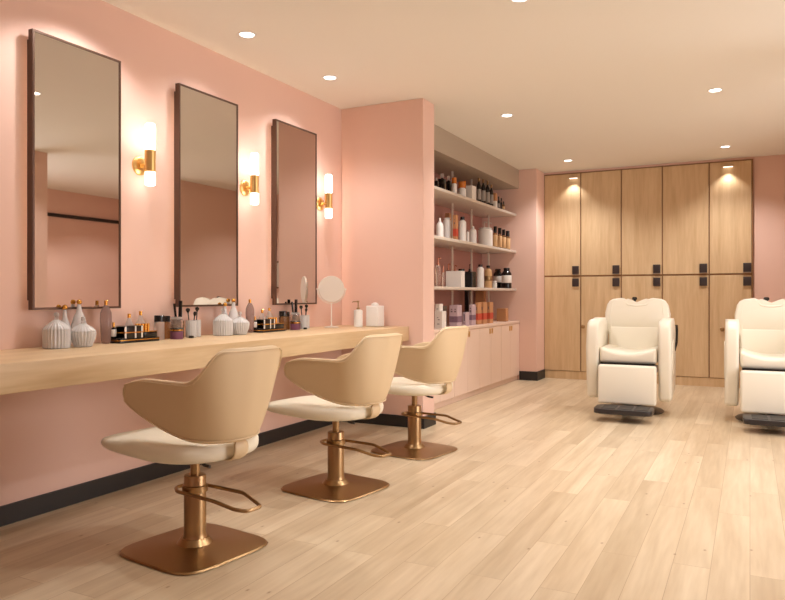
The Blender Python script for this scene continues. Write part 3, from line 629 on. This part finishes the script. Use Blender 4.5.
for c, (Y0, W, NB) in enumerate([(0, 'first', 'nearest mirror'), (1.17, 'second', 'middle mirror')]):
    def at(x, y): return (x, y+Y0, ZC)
    near = ['at the left end of the counter', 'between the middle and far mirrors'][c]
    knob_jar(f'straight ribbed glass canister with cone lid {near}', at(-2.90, 2.236), [(.05, 0), (.058, .003), (.059, .08), (.057, .088)], [(.059, .0885), (.058, .092), (.045, .108), (.022, .126), (.012, .134)], 24, 'ribbed glass jars on the counter')
    knob_jar(f'squat bulging ribbed glass jar {near}', at(-2.863, 2.353), [(.034, 0), (.04, .003), (.054, .04), (.058, .065), (.056, .075)], [(.058, .0755), (.056, .079), (.04, .095), (.018, .108), (.011, .112)], 24, 'ribbed glass jars on the counter')
    ball_bottle('decanter', f'shorter teardrop decanter, gold stopper, behind the ribbed jars {near}', at(-2.963, 2.33), [(.02, 0), (.028, .006), (.036, .045), (.034, .07), (.022, .11), (.011, .14), (.008, .178)], 'gclear', grp='teardrop decanters with gold stoppers')
    ball_bottle('decanter', f'taller teardrop decanter, gold stopper, behind the ribbed jars {near}', at(-2.963, 2.412), [(.02, 0), (.03, .006), (.040, .06), (.037, .10), (.026, .14), (.013, .17), (.009, .203)], 'gclear', grp='teardrop decanters with gold stoppers')
    ball_bottle('tall_bottle', f'tall smoky brown bottle with gold cap left of the {W} black and gold tray', at(-2.952, 2.565), [(.016, 0), (.022, .004), (.027, .06), (.029, .13), (.027, .16), (.016, .185), (.009, .197)], 'gsmoke', grp='smoky brown bottles', cylcap=True)
    # tray with cosmetics
    TX, TY = -2.925, 2.725
    t = thing('cosmetics_tray', f'black and gold cosmetics tray below the {NB}', 'tray', at(TX, TY), group='black and gold cosmetics trays')
    obj('tray_base', B(-.05, .05, -.135, .135, 0, .012, bev=.003), 'blackg', t)
    obj('gold_rim', B(-.0505, .0505, -.1355, .1355, .012, .017, bev=.002), 'gold', t)
    obj('tray_top', B(-.049, .049, -.134, .134, .0172, .022, bev=.001), 'blackg', t)
    z = ZC+.0226
    t = thing('compact_case', f'black compact box with gold line and white stripes on the left of the {W} tray', 'makeup box', (TX+.012, TY-.04+Y0, z), group='striped compact boxes')
    obj('case_body', B(-.033, .033, -.062, .062, 0, .066, bev=.003), 'blackg', t)
    for y in (-.062, .004, .048): obj('white_stripe', B(-.0335, .0335, y, y+.010, .002, .064), 'whitem', t, smooth=False)
    obj('gold_line', B(-.0345, .0345, -.0632, .0632, .029, .034), 'gold', t, smooth=False)
    t = thing('compact_case', f'low black palette with gold lid edge on the right of the {W} tray', 'makeup box', (TX+.022, TY+.075+Y0, z), group='low black palettes')
    obj('case_body', B(-.024, .024, -.045, .045, 0, .03, bev=.003), 'blackg', t); obj('gold_line', B(-.0245, .0245, -.0455, .0455, .0305, .034), 'gold', t)
    for k in range(5):
        t = thing('lipstick', f'gold lipstick in the row at the back right of the {W} tray', 'lipstick', (TX-.022, TY+.038+.0205*k+Y0, z), group=f'gold lipsticks on the {W} tray')
        obj('tube', LT([(.0085, 0), (.0085, .032), (.0075, .033)], seg=16), 'blackg', t); obj('cap', LT([(.0085, .0335), (.0085, .07), (.007, .072), (0, .072)], seg=16), 'gold', t)
    bottle('nail_polish', f'small dark polish bottle with gold cap at the left end of the {W} tray', 'polish bottle', (TX-.02, TY-.118+Y0, z), .0135, .085, 'blackg', 'gold', caph=.3, lab='whitem', labz=(.2, .8), group='small gold capped polish bottles')
    for k, (y, hh) in enumerate([(2.765, 0), (2.845, .012)]):
        ball_bottle('perfume_bottle', f'{["shorter", "taller"][k]} frosted bottle with gold cap behind the {W} tray', at(-3.004, y), [(.018, 0), (.026, .004), (.029, .05+hh), (.026, .08+hh), (.014, .105+hh), (.008, .125+hh)], 'gfrost', grp='frosted gold capped bottles', cylcap=True)
    bottle('foundation_bottle', f'clear bottle with wide black cap right of the {W} tray', 'bottle', at(-2.945, 2.925), .028, .136, 'gamb' if c else 'gfrost', 'blackg', caph=.26, capr=.98, neck=.8, shoulder=.05, group='wide black capped bottles')
    bottle('foundation_bottle', f'slim amber bottle with black cap left of the {W} stacked powder jars', 'bottle', at(-2.965, 3.005), .018, .13, 'gamb', 'blackg', caph=.26, capr=1.0, neck=.8, shoulder=.05, group='slim black capped bottles')
    t = thing('powder_jar', f'plum powder jar with black and gold lid at the bottom of the {W} jar stack', 'jar', at(-2.90, 3.012), group='plum powder jars')
    obj('jar_body', LT([(.034, 0), (.036, .003), (.036, .044)]), 'plumpowder', t); obj('jar_lid', LT([(.037, .0445), (.037, .060), (.035, .062)]), 'blackg', t); obj('gold_band', LT([(.0375, .048), (.0378, .049), (.0378, .053), (.0375, .054)]), 'gold', t)
    t = thing('powder_jar', f'clear rose jar with black lid on top of the {W} jar stack', 'jar', (-2.90, 3.012+Y0, ZC+.0626), group='clear rose jars')
    obj('jar_body', LT([(.032, 0), (.034, .003), (.034, .046), (.03, .05)]), 'gpink', t); obj('jar_lid', LT([(.03, .0505), (.031, .062), (0, .063)]), 'gfrost', t)
    # pen cup behind with two leaning black tubes
    t = thing('pen_cup', f'small dark cup behind the {W} stack of powder jars', 'cup', at(-2.953, 3.082), group='small dark cups')
    obj('cup_body', LT([(.030, 0), (.032, .003), (.032, .10), (.029, .10), (.029, .006), (0, .006)]), 'gamb', t)
    leaning('mascara', f'slim black mascara leaning left out of the {W} dark cup', 'mascara', (-2.953, 3.078+Y0, ZC+.007), .195, .007, .13, math.radians(-100), 'blackg', grp='slim black mascaras')
    leaning('hair_brush', f'thick flat black handle standing in the {W} dark cup', 'brush', (-2.953, 3.092+Y0, ZC+.007), .21, .011, .03, math.radians(90), 'blackg', grp='thick black handles')
    for k, (x, y, r) in enumerate([(-2.935, 3.165, .030), (-2.96, 3.235, .027)]):
        t = thing('brush_glass', f'{["left", "right"][k]} ribbed glass holding black brushes, {W} pair on the counter', 'glass', at(x, y), group='ribbed brush glasses')
        obj('glass_body', LT([(r*.9, 0), (r, .003), (r, .10), (r*.88, .10), (r*.86, .008), (0, .008)], seg=72, ribs=18, amp=.03), 'gclear', t)
    for k, (x, y, L, ti, az, tr) in enumerate([(-2.935, 3.16, .135, .1, -120, .013), (-2.93, 3.17, .115, .12, 60, .010), (-2.96, 3.232, .14, .1, 100, .013)]):
        leaning('makeup_brush', f'{["left", "middle", "right"][k]} black round brush of the {W} brush glasses', 'makeup brush', (x, y+Y0, ZC+.0095), L, .0035, ti, math.radians(az), 'darkpl', 'blackg', tr, grp='black makeup brushes')
    tag(obj('cream_pot', LT([(.012, 0), (.014, .002), (.014, .012), (.01, .014), (0, .014)], seg=20), 'blackg', loc=at(-2.885, 3.115)), f'tiny black pot in front of the {W} brush glasses', 'pot', 'tiny black pots')
# round makeup mirror
t = thing('makeup_mirror', 'round white framed makeup mirror on a thin stand', 'mirror', (-2.86, 4.605, ZC), rz=math.radians(44))
obj('stand_base', LT([(.054, 0), (.055, .004), (.05, .008), (.008, .012), (.0045, .02), (.0045, .185)]), 'steel', t)
def disc(prof):
    k = LT(prof, seg=56); bmesh.ops.rotate(k, verts=k.verts, cent=(0, 0, 0), matrix=Matrix.Rotation(PI/2, 3, 'X')); return k
obj('rim', disc([(.092, -.008), (.099, -.008), (.102, 0), (.099, .008), (.092, .008)]), 'steel', t, loc=(0, 0, .295))
obj('mirror_glass', disc([(0, -.006), (  .0918, -.006), (  .0918, .006), (0, .006)]), 'mirror', t, loc=(0, 0, .295), smooth=False)
q = TB([(  .109*math.cos(a), 0, .295+  .109*math.sin(a)) for a in [PI+PI*k/24 for k in range(25)]], .0035)
for s in (-1, 1): tube(q, [(s*.100, 0, .295), (s*.117, 0, .295)], .006)
obj('yoke', q, 'steel', t)
# soap dispenser and tissue canister
t = thing('soap_dispenser', 'white textured soap dispenser with bronze pump beside the canister', 'dispenser', (-2.735, 4.80, ZC))
obj('bottle_body', LT([(.030, 0), (.034, .004)]+[(.034+.0008*(k % 2), .008+.008*k) for k in range(15)]+[(.033, .131), (.012, .136)], seg=36), 'white', t)
q = LT([(.013, .1365), (.013, .150), (.006, .153), (.0045, .155), (.0045, .19), (.009, .192), (.009, .204), (0, .205)], seg=18)
tube(q, [(0, 0, .198), (-.035, -.02, .197), (-.04, -.023, .19)], .0045); obj('pump', q, 'bronze', t)
t = thing('tissue_canister', 'square white dimpled canister at the right end of the counter', 'canister', (-2.655, 4.93, ZC))
q = B(-.055, .055, -.055, .055, 0, .165, bev=.008, seg=3)
for f in range(4):
    for i in range(5):
        for j in range(8):
            a = -.038+.019*i; z = .016+.019*j; p = [(.055, a), (a, .055), (-.055, a), (a, -.055)][f]
            d = lambda s: None
            bmesh.ops.create_icosphere(q, subdivisions=1, radius=.0052, matrix=Matrix.Translation((p[0], p[1], z)) @ Matrix.Diagonal((.35 if f % 2 == 0 else 1, .35 if f % 2 else 1, 1, 1)))
obj('canister_body', q, 'white', t)
obj('tissue', LT([(.028, .1655), (.030, .170), (.024, .182), (.010, .19), (0, .191)], seg=24, ribs=5, amp=.12), 'whitem', t)
# framed print on the far wall, seen in the third mirror
t = thing('framed_print', 'framed pale print on the pink wall, seen only in the farthest mirror', 'picture', (.63, YB, 1.15))
obj('picture_frame', B(-.22, .22, -.03, 0, 0, .42, bev=.003), 'brownw', t); obj('print', B(-.2, .2, -.034, -.0305, .025, .395), 'artwork', t, smooth=False)
#COUNTER-END
